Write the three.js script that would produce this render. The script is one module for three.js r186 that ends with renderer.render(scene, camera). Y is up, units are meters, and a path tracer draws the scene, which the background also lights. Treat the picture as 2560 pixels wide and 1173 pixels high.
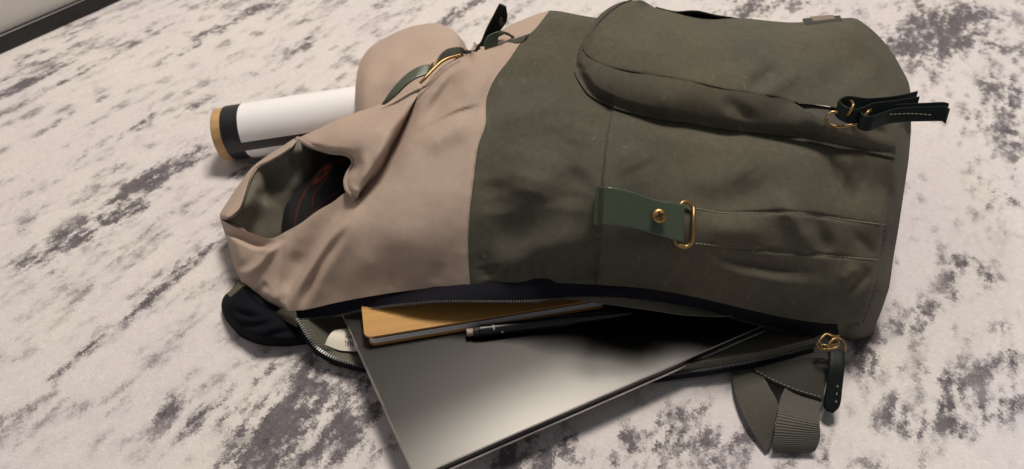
import * as THREE from 'three';
import { mergeGeometries, toCreasedNormals } from 'three/addons/utils/BufferGeometryUtils.js';
import { RoundedBoxGeometry } from 'three/addons/geometries/RoundedBoxGeometry.js';

// ---------------------------------------------------------------- camera, light, exposure
const scene = new THREE.Scene();
const CAMH = 0.55, PITCH = 42 * Math.PI / 180, FL = 1900;
const camera = new THREE.PerspectiveCamera(2 * Math.atan(586.5 / FL) * 180 / Math.PI, 2560 / 1173, 0.02, 30);
camera.position.set(0, CAMH, 0);
camera.rotation.set(-PITCH, 0, 0);
camera.focus = 0.64;
camera.userData.focus = 0.64;
camera.userData.fStop = 8;
scene.add(camera);
const renderer = new THREE.WebGLRenderer({ antialias: true });
renderer.setSize(1024, 469);
renderer.toneMapping = THREE.LinearToneMapping;
renderer.toneMappingExposure = 0.97;
renderer.shadowMap.enabled = true;
scene.background = new THREE.Color(0.155, 0.15, 0.152);          // the dim light of the room all round
function areaLamp(color, intensity, w, h, pos, target) {
  const l = new THREE.RectAreaLight(color, intensity, w, h);
  l.position.set(...pos); l.lookAt(...target); scene.add(l); return l;
}
areaLamp(new THREE.Color(1, 0.9, 0.79), 53, 0.85, 0.85, [0.45, 3.25, -1.7], [0, 0, -0.6]);   // ceiling lamp
areaLamp(new THREE.Color(0.74, 0.84, 1), 44, 1.4, 1.4, [-2.0, 1.7, -1.5], [-0.3, 0, -0.7]);       // cool light from the left

// ---------------------------------------------------------------- small maths
const V3 = THREE.Vector3, clamp = (x, a, b) => Math.min(b, Math.max(a, x));
const sstep = (a, b, x) => { const t = clamp((x - a) / (b - a), 0, 1); return t * t * (3 - 2 * t); };
const SP = Math.sin(PITCH), CP = Math.cos(PITCH);
const hash = new Uint32Array(1024);
{ let s = 12345; for (let i = 0; i < 1024; i++) { s = (s * 1664525 + 1013904223) >>> 0; hash[i] = s >>> 8; } }
let seed = 7; const rnd = () => { seed = (seed * 1664525 + 1013904223) >>> 0; return seed / 4294967296; };
function lat(ix, iy) { return (hash[(hash[ix & 1023] + iy) & 1023] & 65535) / 65535; }
function noise(x, y) {
  const ix = Math.floor(x), iy = Math.floor(y); let fx = x - ix, fy = y - iy;
  fx = fx * fx * (3 - 2 * fx); fy = fy * fy * (3 - 2 * fy);
  const a = lat(ix, iy), b = lat(ix + 1, iy), c = lat(ix, iy + 1), d = lat(ix + 1, iy + 1);
  return a + (b - a) * fx + (c - a) * fy + (a - b - c + d) * fx * fy;
}
function fbm(x, y, o = 4, g = 0.5) { let s = 0, a = 1, n = 0; for (let i = 0; i < o; i++) { s += a * noise(x, y); n += a; a *= g; x = x * 2.03 + 17.1; y = y * 2.03 + 5.7; } return s / n; }
// sight lines used to measure the survey points (photo column, row, height above the floor) into metres
const down = (py) => SP + (py - 586.5) / FL * CP;
function ray(px, py, t) { const v = (py - 586.5) / FL; return new V3((px - 1280) / FL * t, CAMH - (SP + v * CP) * t, (-CP + v * SP) * t); }
const onH = (px, py, h) => ray(px, py, (CAMH - h) / down(py));

function smooth(pts, step = 6) {          // rounded line through points of any dimension
  if (pts.length < 3) { const [a, b] = pts, n = Math.max(1, Math.ceil(Math.hypot(b[0] - a[0], b[1] - a[1]) / step)), o = []; for (let i = 0; i <= n; i++) o.push(a.map((v, k) => v + (b[k] - v) * i / n)); return o; }
  const out = [], D = pts[0].length;
  for (let i = 0; i < pts.length - 1; i++) {
    const p0 = pts[i - 1] || pts[i].map((v, k) => 2 * v - pts[i + 1][k]), p1 = pts[i], p2 = pts[i + 1], p3 = pts[i + 2] || pts[i + 1].map((v, k) => 2 * v - pts[i][k]);
    const d = (a, b) => Math.max(1e-6, Math.sqrt(Math.hypot(a[0] - b[0], a[1] - b[1])));
    const t1 = d(p0, p1), t2 = t1 + d(p1, p2), t3 = t2 + d(p2, p3), n = Math.max(1, Math.ceil(Math.hypot(p2[0] - p1[0], p2[1] - p1[1]) / step));
    for (let j = 0; j < n; j++) {
      const t = t1 + (t2 - t1) * j / n, q = [];
      for (let k = 0; k < D; k++) {
        const a1 = (t1 - t) / t1 * p0[k] + t / t1 * p1[k], a2 = (t2 - t) / (t2 - t1) * p1[k] + (t - t1) / (t2 - t1) * p2[k], a3 = (t3 - t) / (t3 - t2) * p2[k] + (t - t2) / (t3 - t2) * p3[k];
        const b1 = (t2 - t) / t2 * a1 + t / t2 * a2, b2 = (t3 - t) / (t3 - t1) * a2 + (t - t1) / (t3 - t1) * a3;
        q.push((t2 - t) / (t2 - t1) * b1 + (t - t1) / (t2 - t1) * b2);
      }
      out.push(q);
    }
  }
  out.push(pts[pts.length - 1].slice());
  return out;
}
const outline = (...curves) => { const o = []; for (const c of curves) for (const p of smooth(c)) { const l = o[o.length - 1]; if (!l || Math.hypot(l[0] - p[0], l[1] - p[1]) > 0.5) o.push([p[0], p[1]]); } const a = o[0], z = o[o.length - 1]; if (Math.hypot(a[0] - z[0], a[1] - z[1]) < 0.5) o.pop(); return o; };
const rev = (a) => a.slice().reverse();

// ---------------------------------------------------------------- fabric surfaces: a smooth sheet through survey points, with folds
function solve(A, b) {
  const n = b.length;
  for (let i = 0; i < n; i++) {
    let p = i; for (let r = i + 1; r < n; r++) if (Math.abs(A[r][i]) > Math.abs(A[p][i])) p = r;
    [A[i], A[p]] = [A[p], A[i]];[b[i], b[p]] = [b[p], b[i]];
    for (let r = i + 1; r < n; r++) { const f = A[r][i] / A[i][i]; if (!f) continue; for (let c = i; c < n; c++) A[r][c] -= f * A[i][c]; b[r] -= f * b[i]; }
  }
  for (let i = n - 1; i >= 0; i--) { for (let c = i + 1; c < n; c++) b[i] -= A[i][c] * b[c]; b[i] /= A[i][i]; }
  return b;
}
function spline(ctrl, lam = 0.0008) {     // thin plate through [px, py, distance]
  const n = ctrl.length, K = (r2) => r2 < 1e-12 ? 0 : r2 * Math.log(r2) * 0.5, A = [], b = [];
  const P = ctrl.map(([x, y, t]) => [x / 1000, y / 1000, t]);
  for (let i = 0; i < n; i++) { const r = []; for (let j = 0; j < n; j++) r.push(K((P[i][0] - P[j][0]) ** 2 + (P[i][1] - P[j][1]) ** 2) + (i === j ? lam : 0)); r.push(1, P[i][0], P[i][1]); A.push(r); b.push(P[i][2]); }
  for (let k = 0; k < 3; k++) { const r = []; for (let j = 0; j < n; j++) r.push(k ? P[j][k - 1] : 1); r.push(0, 0, 0); A.push(r); b.push(0); }
  const w = solve(A, b);
  return (x, y) => { x /= 1000; y /= 1000; let s = w[n] + w[n + 1] * x + w[n + 2] * y; for (let i = 0; i < n; i++) s += w[i] * K((x - P[i][0]) ** 2 + (y - P[i][1]) ** 2); return s; };
}
function near(line, x, y) {               // [distance signed + to the right of travel, share of the way along]
  let best = 1e18, sg = 0, at = 0;
  for (let i = 0; i < line.length - 1; i++) {
    const a = line[i], b = line[i + 1], dx = b[0] - a[0], dy = b[1] - a[1], L = dx * dx + dy * dy;
    const u = clamp(((x - a[0]) * dx + (y - a[1]) * dy) / L, 0, 1), ex = x - a[0] - u * dx, ey = y - a[1] - u * dy, d = ex * ex + ey * ey;
    if (d < best - 1e-9) { best = d; sg = dx * (y - a[1]) - dy * (x - a[0]); at = (i + u) / (line.length - 1); }
  }
  return [Math.sqrt(best) * (sg < 0 ? -1 : 1), at];
}
function prep(line, pad) { const l = line.length > 2 ? smooth(line, 14) : line; let x0 = 1e9, x1 = -1e9, y0 = 1e9, y1 = -1e9; for (const [x, y] of l) { x0 = Math.min(x0, x); x1 = Math.max(x1, x); y0 = Math.min(y0, y); y1 = Math.max(y1, y); } return { l, x0: x0 - pad, x1: x1 + pad, y0: y0 - pad, y1: y1 + pad }; }
// folds: [depth m (+ = valley), half width px one side, half width other side, line]; edges: [depth m, width px, line clockwise]
function surface({ pts, folds = [], edges = [], steps = [], wrinkle = 0, base = null }) {
  const sp = base || spline(pts.map(([x, y, h]) => [x, y, (CAMH - h) / down(y)]));
  const F = folds.map(([d, w, w2, line]) => { let L = 0; for (let i = 1; i < line.length; i++) L += Math.hypot(line[i][0] - line[i - 1][0], line[i][1] - line[i - 1][1]); return { d, w, w2, e: clamp(0.8 * Math.max(w, w2) / L, 0.05, 0.8), ...prep(line, 3 * Math.max(w, w2)) }; });
  const E = edges.map(([d, w, line]) => ({ d, w, ...prep(line, w + 30) }));
  const S = steps.map(([d, w, line]) => ({ d, w, ...prep(line, 4000) }));
  return (x, y) => {
    let t = sp(x, y);
    for (const f of F) {
      if (x < f.x0 || x > f.x1 || y < f.y0 || y > f.y1) continue;
      const [s, u] = near(f.l, x, y), q = s / (s > 0 ? f.w : f.w2);
      t += f.d * Math.exp(-q * q) * (f.e + (1 - f.e) * sstep(0, 0.35, u) * sstep(1, 0.65, u));
    }
    for (const e of E) {
      if (x < e.x0 || x > e.x1 || y < e.y0 || y > e.y1) continue;
      const [s] = near(e.l, x, y); if (s < e.w && s > -40) t += e.d * (1 - s / e.w) ** 2;
    }
    for (const e of S) { const [s] = near(e.l, x, y); t -= e.d * sstep(-e.w, e.w, s); }
    if (wrinkle) t += wrinkle * ((fbm(x / 95 + 3, y / 95, 3) - 0.5) + 0.1 * (fbm(x / 30, y / 30 + 9, 2) - 0.5));
    return t;
  };
}
const E1 = new V3(1, 0, 0), E2 = new V3(0, 0.57, -0.82);
function clipTo(poly, axis, at, keepLess) {
  const out = [], n = poly.length, inn = (p) => keepLess ? p[axis] <= at : p[axis] >= at;
  for (let i = 0; i < n; i++) {
    const a = poly[i], b = poly[(i + 1) % n], ia = inn(a), ib = inn(b);
    if (ia) out.push(a);
    if (ia !== ib) { const f = (at - a[axis]) / (b[axis] - a[axis]); const p = [a[0] + (b[0] - a[0]) * f, a[1] + (b[1] - a[1]) * f]; p[axis] = at; out.push(p); }
  }
  return out;
}
function sheet(poly, tf, cell = 7) {      // the part of a surface inside an outline
  let x0 = 1e9, x1 = -1e9, y0 = 1e9, y1 = -1e9;
  for (const [x, y] of poly) { x0 = Math.min(x0, x); x1 = Math.max(x1, x); y0 = Math.min(y0, y); y1 = Math.max(y1, y); }
  const pos = [], nor = [], uv = [], idx = [], seen = new Map();
  const vert = (x, y) => {
    const k = Math.round(x * 20) + '_' + Math.round(y * 20); if (seen.has(k)) return seen.get(k);
    const p = ray(x, y, tf(x, y)), a = ray(x + 1.5, y, tf(x + 1.5, y)).sub(ray(x - 1.5, y, tf(x - 1.5, y))), b = ray(x, y - 1.5, tf(x, y - 1.5)).sub(ray(x, y + 1.5, tf(x, y + 1.5)));
    const n = a.cross(b).normalize(), i = pos.length / 3;
    pos.push(p.x, p.y, p.z); nor.push(n.x, n.y, n.z); uv.push(p.dot(E1), p.dot(E2)); seen.set(k, i); return i;
  };
  const tri = (a, b, c) => { const s = (b[0] - a[0]) * (c[1] - a[1]) - (b[1] - a[1]) * (c[0] - a[0]); if (Math.abs(s) < 0.01) return; const A = vert(...a), B = vert(...(s > 0 ? c : b)), C = vert(...(s > 0 ? b : c)); if (A !== B && B !== C && A !== C) idx.push(A, B, C); };
  for (let y = Math.floor(y0 / cell) * cell; y < y1; y += cell) {
    const row = clipTo(clipTo(poly, 1, y, false), 1, y + cell, true); if (row.length < 3) continue;
    let rx0 = 1e9, rx1 = -1e9; for (const p of row) { rx0 = Math.min(rx0, p[0]); rx1 = Math.max(rx1, p[0]); }
    for (let x = Math.floor(rx0 / cell) * cell; x < rx1; x += cell) {
      let q = clipTo(clipTo(row, 0, x, false), 0, x + cell, true); if (q.length < 3) continue;
      q = q.filter((p, i) => { const l = q[(i + q.length - 1) % q.length]; return Math.abs(p[0] - l[0]) + Math.abs(p[1] - l[1]) > 0.04; });
      if (q.length < 3) continue;
      let ar = 0; for (let i = 0; i < q.length; i++) { const a = q[i], b = q[(i + 1) % q.length]; ar += a[0] * b[1] - a[1] * b[0]; }
      if (Math.abs(ar) / 2 > cell * cell - 0.05) { const a = [x, y], b = [x + cell, y], c = [x + cell, y + cell], d = [x, y + cell]; tri(a, b, c); tri(a, c, d); continue; }
      if (Math.abs(ar) < 0.1) continue;
      const v2 = q.map((p) => new THREE.Vector2(p[0], p[1]));
      for (const [i, j, k] of THREE.ShapeUtils.triangulateShape(v2, [])) tri(q[i], q[j], q[k]);
    }
  }
  const g = new THREE.BufferGeometry();
  g.setAttribute('position', new THREE.Float32BufferAttribute(pos, 3)); g.setAttribute('normal', new THREE.Float32BufferAttribute(nor, 3)); g.setAttribute('uv', new THREE.Float32BufferAttribute(uv, 2)); g.setIndex(idx);
  return g;
}
function lattice(rows, closeU = false) {  // grid of points -> smooth sheet, uv in metres
  const R = rows.length, C = rows[0].length, pos = [], uv = [], idx = [];
  const vs = [0]; for (let i = 1; i < R; i++) vs.push(vs[i - 1] + rows[i][C >> 1].distanceTo(rows[i - 1][C >> 1]));
  for (let i = 0; i < R; i++) { let u = 0; for (let j = 0; j < C; j++) { if (j) u += rows[i][j].distanceTo(rows[i][j - 1]); const p = rows[i][j]; pos.push(p.x, p.y, p.z); uv.push(u, vs[i]); } }
  for (let i = 0; i < R - 1; i++) for (let j = 0; j < C - 1 + (closeU ? 1 : 0); j++) { const k = (j + 1) % C, a = i * C + j, b = i * C + k, c = a + C, d = b + C; idx.push(a, b, d, a, d, c); }
  const g = new THREE.BufferGeometry();
  g.setAttribute('position', new THREE.Float32BufferAttribute(pos, 3)); g.setAttribute('uv', new THREE.Float32BufferAttribute(uv, 2)); g.setIndex(idx); g.computeVertexNormals(); return g;
}
function skirt(line, tf, dir, reach, yEnd, a0 = 0.85, n = 8) {   // cloth that turns over an edge and falls away behind it
  const pts = smooth(line).map(([x, y]) => ray(x, y, tf(x, y))), rows = [];
  for (let i = 0; i <= n; i++) {
    const a = a0 + (Math.PI / 2 - a0) * i / n, s = (Math.sin(a) - Math.sin(a0)) / (1 - Math.sin(a0)), c = (Math.cos(a0) - Math.cos(a)) / Math.cos(a0);
    rows.push(pts.map((p, j) => { const d = typeof dir === 'function' ? dir(j / (pts.length - 1)) : dir; return new V3(p.x + d[0] * reach * s, p.y - Math.max(0, p.y - yEnd) * c, p.z + d[1] * reach * s); }));
  }
  return lattice(rows);
}
const crv = (pts) => new THREE.CatmullRomCurve3(pts, false, 'centripetal');
const px3 = (list) => list.map(([x, y, h]) => onH(x, y, h));
function tube(pts, r, closed = false, seg = 0, rad = 10) { return new THREE.TubeGeometry(new THREE.CatmullRomCurve3(pts, closed, 'centripetal'), seg || pts.length * 8, r, rad, closed); }
function capped(pts, r, rad = 10) { const a = pts[0], b = pts[pts.length - 1], s = (p) => new THREE.SphereGeometry(r, rad, 6).translate(p.x, p.y, p.z); return mergeGeometries([tube(pts, r, false, 0, rad), s(a), s(b)]); }
function slab(A, B, th, n = 40, away = null) {   // leather or webbing between two edge lines, with thickness and rounded edges
  const ca = crv(A), cb = crv(B), rows = [];
  for (let i = 0; i <= n; i++) {
    const u = i / n, a = ca.getPoint(u), b = cb.getPoint(u), w = b.clone().sub(a), W = w.length(); w.divideScalar(W);
    const t = ca.getTangent(u).add(cb.getTangent(u)).normalize(), N = new V3().crossVectors(t, w).normalize(); if (away) { if (N.dot(away) < 0) N.negate(); }
    const e = Math.min(th * 0.4, W * 0.2);
    const prof = [[0, 0.3], [e * 0.3, 0.08], [e, 0], [W * 0.35, 0], [W * 0.65, 0], [W - e, 0], [W - e * 0.3, 0.08], [W, 0.3], [W, 0.7], [W - e, 1], [e, 1], [0, 0.7]];
    rows.push(prof.map(([s, d]) => a.clone().addScaledVector(w, s).addScaledVector(N, -d * th)));
  }
  const g = lattice(rows, true), uvA = g.attributes.uv; 
  const ends = [0, n].map((i, q) => { const r = rows[i], pos = [], uv = []; for (const p of r) { pos.push(p.x, p.y, p.z); uv.push(0, 0); } const id = []; for (let k = 1; k < r.length - 1; k++) id.push(0, q ? k : k + 1, q ? k + 1 : k); const e = new THREE.BufferGeometry(); e.setAttribute('position', new THREE.Float32BufferAttribute(pos, 3)); e.setAttribute('uv', new THREE.Float32BufferAttribute(uv, 2)); e.setIndex(id); e.computeVertexNormals(); return e; });
  return mergeGeometries([g, ...ends]);
}
function along(pts, pitch, make) {        // small pieces set along a line
  const c = crv(pts), L = c.getLength(), n = Math.floor(L / pitch), out = [];
  for (let i = 0; i <= n; i++) { const u = i / n, p = c.getPointAt(u), t = c.getTangentAt(u), g = make(i); const m = new THREE.Matrix4().lookAt(new V3(), t, new V3(0, 1, 0)); g.applyMatrix4(m); g.translate(p.x, p.y, p.z); out.push(g); }
  return mergeGeometries(out);
}

// ---------------------------------------------------------------- materials
function dataTex(w, h, fn, srgb = false, mirror = false) {
  const d = new Uint8Array(w * h * 4);
  for (let y = 0; y < h; y++) for (let x = 0; x < w; x++) { const c = fn(x, y), o = (y * w + x) * 4; d[o] = clamp(c[0] * 255, 0, 255); d[o + 1] = clamp(c[1] * 255, 0, 255); d[o + 2] = clamp(c[2] * 255, 0, 255); d[o + 3] = 255; }
  const t = new THREE.DataTexture(d, w, h, THREE.RGBAFormat); t.wrapS = t.wrapT = mirror ? THREE.MirroredRepeatWrapping : THREE.RepeatWrapping; t.magFilter = THREE.LinearFilter; t.minFilter = THREE.LinearMipmapLinearFilter; t.generateMipmaps = true; if (srgb) t.colorSpace = THREE.SRGBColorSpace; t.needsUpdate = true; return t;
}
const pores = dataTex(256, 256, (x, y) => { const k = 0.5 + 0.7 * (noise(x / 3, y / 3) - 0.5) + 0.5 * (noise(x / 8, y / 8) - 0.5); return [k, k, k]; }); pores.repeat.set(1 / .04, 1 / .04);
const S = (x) => Math.pow(Math.max(0, x), 1 / 2.2);   // linear colour to texture value
function mat(c, rough, o = {}) { const m = new THREE.MeshPhysicalMaterial({ roughness: rough, side: THREE.DoubleSide, ...o }); m.color.setRGB(...c); return m; }
const weave = dataTex(256, 256, (x, y) => { const k = 0.5 + 0.28 * Math.sin(x * Math.PI / 4) * Math.sin(y * Math.PI / 4) + 0.5 * (noise(x / 3, y / 3) - 0.5); return [k, k, k]; });
weave.repeat.set(1 / 0.05, 1 / 0.05);
function cloth(rgb, vary, specks, sheen = 0.25, tintShift = 0.06) {
  const N = 1024, map = dataTex(N, N, (x, y) => {
    const a = fbm(x / 120, y / 120, 4) - 0.5, b = fbm(x / 9 + 40, y / 9, 2) - 0.5, c = noise(x * 0.9, y * 0.9) - 0.5, h = fbm(x / 160 + 9, y / 160 + 70, 3) - 0.5;
    let k = 1 + vary * (1.1 * a + 0.6 * b + 0.8 * c);
    return [S(rgb[0] * k * (1 + tintShift * h)), S(rgb[1] * k), S(rgb[2] * k * (1 - tintShift * h))];
  }, true, true);
  // lint and scuffs: short pale marks that are in the cloth
  if (specks) {
    const d = map.image.data;
    for (let i = 0; i < specks; i++) {
      let x = rnd() * N, y = rnd() * N, a = rnd() * 6.28; const len = rnd() < 0.8 ? 1 : 4 + rnd() * 14, k = 14 + rnd() * 34;
      for (let s = 0; s < len; s++) { const o = ((Math.floor(y) & 1023) * N + (Math.floor(x) & 1023)) * 4; d[o] = Math.min(255, d[o] + k); d[o + 1] = Math.min(255, d[o + 1] + k); d[o + 2] = Math.min(255, d[o + 2] + k * 0.8); x += Math.cos(a); y += Math.sin(a); a += (rnd() - 0.5) * 0.5; }
    }
  }
  map.repeat.set(1 / 0.5, 1 / 0.5);
  const m = new THREE.MeshPhysicalMaterial({ map, roughness: 0.88, side: THREE.DoubleSide, bumpMap: weave, bumpScale: 0.0003, sheen, sheenRoughness: 0.6 });
  m.sheenColor.setRGB(...rgb); return m;
}
const M = {
  olive: cloth([0.072, 0.066, 0.043], 0.5, 900, 0.25, 0.22),
  tan: cloth([0.43, 0.333, 0.272], 0.12, 60, 0.3, 0.05),
  lining: cloth([0.16, 0.153, 0.118], 0.2, 0, 0.1),
  oliveDark: mat([0.02, 0.0195, 0.014], 0.85),
  darkLining: mat([0.012, 0.012, 0.016], 0.95),
  tape: mat([0.009, 0.009, 0.014], 0.85, { specularIntensity: 0.25 }),
  teeth: mat([0.06, 0.06, 0.062], 0.3),
  black: mat([0.007, 0.0075, 0.011], 0.92, { specularIntensity: 0.2 }),
  leather: mat([0.05, 0.073, 0.045], 0.33, { clearcoat: 0.35, clearcoatRoughness: 0.35, bumpMap: pores, bumpScale: 0.00012 }),
  darkLeather: mat([0.006, 0.01, 0.0085], 0.5, { specularIntensity: 0.4 }),
  suede: mat([0.018, 0.02, 0.022], 0.9),
  brass: mat([0.37, 0.245, 0.105], 0.4, { metalness: 1 }),
  thread: mat([0.17, 0.165, 0.13], 0.8),
  dark: mat([0.01, 0.01, 0.01], 0.6),
};
const ribs = dataTex(64, 64, (x, y) => { const k = 0.5 + 0.5 * Math.sin(y / 64 * Math.PI * 16); return [k, k, k]; });
const ribCol = dataTex(64, 64, (x, y) => { const k = 0.22 + 0.55 * (0.5 + 0.5 * Math.sin(y / 64 * Math.PI * 16)); return [S(k * 0.15), S(k * 0.145), S(k * 0.115)]; }, true);
ribs.repeat.set(1 / 0.0135, 1 / 0.0135); ribCol.repeat.copy(ribs.repeat);
M.webbing = new THREE.MeshPhysicalMaterial({ map: ribCol, bumpMap: ribs, bumpScale: 0.0005, roughness: 0.75, side: THREE.DoubleSide });

M.binding = M.webbing.clone(); M.binding.color.setRGB(1.7, 1.7, 1.6);
// ---------------------------------------------------------------- naming
const used = new Map();
function numbered(n) { const k = used.get(n) || 0; used.set(n, k + 1); return k ? n + '_' + String(k).padStart(3, '0') : n; }
function thing(name, label, category, at, turn = 0) { const g = new THREE.Group(); g.name = numbered(name); g.position.set(...at); g.rotation.y = turn; g.userData = { label, category }; scene.add(g); return g; }
function part(name, geo, m, parent, label) {
  const o = new THREE.Mesh(geo, m); o.name = numbered(name); o.castShadow = o.receiveShadow = true; if (label) o.userData.label = label; parent.add(o); return o;
}

// ---------------------------------------------------------------- the setting: printed carpet, wall
const STREAK = 28 * Math.PI / 180, SX = Math.sin(STREAK), SZ = -Math.cos(STREAK);
{
  // dark patches of the print: [column, row, half length px, half width px, strength] measured on the photo, laid out on the floor in metres
  const spots = [[310, 800, 330, 16, .5], [420, 690, 90, 26, .35], [110, 1010, 90, 24, .35], [700, 1090, 120, 80, .85], [600, 1120, 80, 60, .5], [790, 1130, 90, 60, .7], [560, 1020, 60, 50, .3], [420, 1020, 50, 34, .5], [480, 1060, 50, 26, .4], [690, 900, 60, 26, .5], [750, 950, 60, 30, .55], [830, 940, 50, 30, .3],
  [230, 570, 110, 40, .75], [330, 530, 70, 30, .6], [120, 620, 80, 34, .55], [130, 690, 60, 20, .35], [420, 420, 70, 34, .7], [470, 400, 40, 30, .5], [330, 470, 70, 24, .55], [350, 440, 40, 14, .3], [270, 345, 90, 14, .55], [340, 320, 60, 16, .5], [160, 300, 50, 12, .4], [560, 60, 120, 22, .8], [480, 120, 80, 12, .55], [660, 20, 70, 16, .5], [140, 170, 120, 16, .5], [60, 210, 80, 18, .5], [250, 250, 20, 6, .6], [300, 130, 120, 10, .4], [90, 130, 90, 20, .5], [30, 190, 60, 16, .4], [200, 110, 100, 12, .35], [60, 255, 60, 8, .3], [160, 205, 110, 8, .4], [330, 100, 80, 8, .35], [220, 55, 60, 8, .3],
  [760, 110, 50, 26, .5], [1150, 30, 120, 24, .7], [1040, 30, 50, 16, .4], [930, 20, 60, 16, .3], [1250, 60, 60, 24, .4], [480, 265, 60, 22, .45], [620, 420, 50, 20, .6], [560, 380, 30, 14, .3],
  [1900, 14, 60, 70, .75], [1840, 30, 50, 30, .5], [1990, 10, 40, 40, .5], [2090, 20, 30, 34, .4], [2330, 50, 90, 80, .75], [2450, 40, 60, 50, .6], [2480, 110, 40, 90, .4], [2300, 120, 70, 60, .7], [2370, 90, 60, 50, .7], [2240, 110, 40, 40, .5], [2470, 230, 110, 24, .55], [2530, 240, 90, 26, .5], [2330, 190, 40, 34, .5], [2300, 270, 50, 40, .35], [2420, 310, 50, 22, .45], [2520, 340, 60, 30, .5], [2500, 490, 60, 34, .5], [2540, 430, 60, 22, .4], [2410, 650, 30, 30, .75], [2380, 720, 70, 24, .45], [2470, 700, 60, 26, .45], [2320, 780, 50, 22, .5], [2250, 790, 60, 60, .4], [2500, 820, 40, 30, .45], [2360, 935, 30, 44, .75], [2450, 920, 40, 40, .4], [2380, 1030, 50, 44, .75], [2240, 1040, 50, 50, .5], [2300, 1090, 50, 40, .4], [2540, 1000, 50, 40, .6], [2520, 900, 40, 40, .5], [2180, 1140, 40, 34, .4], [2440, 1110, 40, 40, .3], [2140, 830, 80, 50, .5], [2160, 900, 50, 30, .5], [2480, 1040, 30, 60, .5],
  [1770, 1120, 60, 60, .75], [1690, 1070, 60, 40, .55], [1750, 1030, 30, 14, .5], [1610, 1080, 40, 30, .4], [1400, 1130, 60, 120, .5], [1300, 1160, 60, 70, .6], [1550, 1050, 60, 80, .3], [1600, 1150, 60, 60, .4], [1860, 1100, 50, 30, .3], [1960, 1160, 40, 40, .3], [2050, 1140, 40, 30, .3], [910, 960, 40, 30, .55], [920, 1040, 60, 30, .45], [960, 1120, 60, 40, .5], [880, 1100, 50, 24, .4]]
    .map(([x, y, L, W, s]) => { const p = onH(x, y, 0), k = CAMH / down(y) / FL; return [p.x, p.z, L * k * 1.35, W * k * 1.1, s * 0.42]; });
  const X0 = -0.95, Z0 = -1.42, TW = 1.9, TH = 1.27, NX = 2048, NZ = 1368;
  const map = dataTex(NX, NZ, (ix, iz) => {
    const xo = X0 + (ix + 0.5) / NX * TW, zo = Z0 + (iz + 0.5) / NZ * TH, j1 = noise(xo * 850, zo * 850) - 0.5, j2 = noise(xo * 850 + 77, zo * 850 + 31) - 0.5, x = xo + j1 * 0.0052, z = zo + j2 * 0.0052, a = x * SX + z * SZ, b = x * SZ - z * SX;   // along and across the streaks
    let B = 0; for (const [cx, cz, L, W, s] of spots) { const dx = x - cx, dz = z - cz; if (dx * dx + dz * dz > 4 * L * L + 4 * W * W) continue; const u = (dx * SX + dz * SZ) / L, v = (dx * SZ - dz * SX) / W, q = u * u + v * v; if (q < 5) B += s * Math.exp(-q); }
    const n1 = fbm(a * 42, b * 95, 5, 0.62), n2 = fbm(a * 14 + 7, b * 30, 3), th = noise(a * 60, b * 700) * 0.6 + noise(a * 900, b * 90) * 0.4, fine = fbm(x * 420, z * 420, 2, 0.7);
    const br = fbm(a * 9 + 3, b * 85, 4, 0.6); const f = (n1 - 0.5) * 1.35 + (br - 0.5) * 0.6 + (n2 - 0.5) * 0.55 + (th - 0.5) * 0.14 + (fine - 0.5) * 0.3 + Math.min(B, 0.5) * 1.45 + (fbm(a * 150, b * 330, 2) - 0.5) * (0.25 + 0.5 * sstep(0, 0.2, B));
    const fl = sstep(0.58, 0.74, fbm(a * 75 + 9, b * 170, 3, 0.6)) * sstep(0.42, 0.62, fbm(a * 7 + 1, b * 14 + 5, 3)); const d = sstep(0.2, 0.66, f + 0.02 + 0.2 * fl), soft = sstep(-0.05, 0.55, f);
    const c1 = fbm(x * 9, z * 9 + 4, 3), gr = noise(x * 800, z * 800), k = (1 - 0.27 * soft) * (0.95 + 0.1 * c1) * (0.86 + 0.2 * fine + 0.05 * th + 0.09 * gr);
    const base = [0.63 * k, (0.598 + 0.01 * (c1 - 0.5)) * k, (0.598 - 0.05 * (c1 - 0.5)) * k], ink = [0.095, 0.082, 0.097], e = d * (0.7 + 0.3 * th + 0.12 * fine) * (0.62 + 0.38 * sstep(0, 0.2, B));
    return [S(base[0] * (1 - e) + ink[0] * e), S(base[1] * (1 - e) + ink[1] * e), S(base[2] * (1 - e) + ink[2] * e)];
  }, true, true);
  const pile = dataTex(512, 512, (x, y) => { const k = 0.5 + 0.9 * (noise(x / 4, y / 4) - 0.5) + 0.25 * (noise(x / 12, y / 12) - 0.5); return [k, k, k]; });
  pile.repeat.set(1 / 0.16 * TW, 1 / 0.16 * TH);
  const g = new THREE.PlaneGeometry(7, 6, 1, 1).rotateX(-Math.PI / 2).translate(0.3, 0, -1.6), p = g.attributes.position, uv = [];
  for (let i = 0; i < p.count; i++) uv.push((p.getX(i) - X0) / TW, (p.getZ(i) - Z0) / TH);
  g.setAttribute('uv', new THREE.Float32BufferAttribute(uv, 2));
  const m = new THREE.MeshPhysicalMaterial({ map, roughness: 0.97, bumpMap: pile, bumpScale: 0.0003, sheen: 0.2 }); m.sheenColor.setRGB(0.6, 0.55, 0.52);
  const c = part('carpet', g, m, scene, 'off-white carpet with a distressed dark purple-grey streaky print'); c.userData.kind = 'structure';
  // wall with its black skirting, running up and away at the left
  const a = onH(0, 138, 0), b = onH(308, 0, 0), dir = b.clone().sub(a).setY(0).normalize(), n = new V3(dir.z, 0, -dir.x); if (n.x > 0) n.negate();
  const mid = a.clone().add(b).multiplyScalar(0.5);
  const w = new THREE.Group(); w.name = 'wall'; w.userData = { kind: 'structure', label: 'plain off-white wall at the far left corner' };
  w.position.set(mid.x, 0, mid.z); w.rotation.y = Math.atan2(-dir.z, dir.x); scene.add(w);
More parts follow.
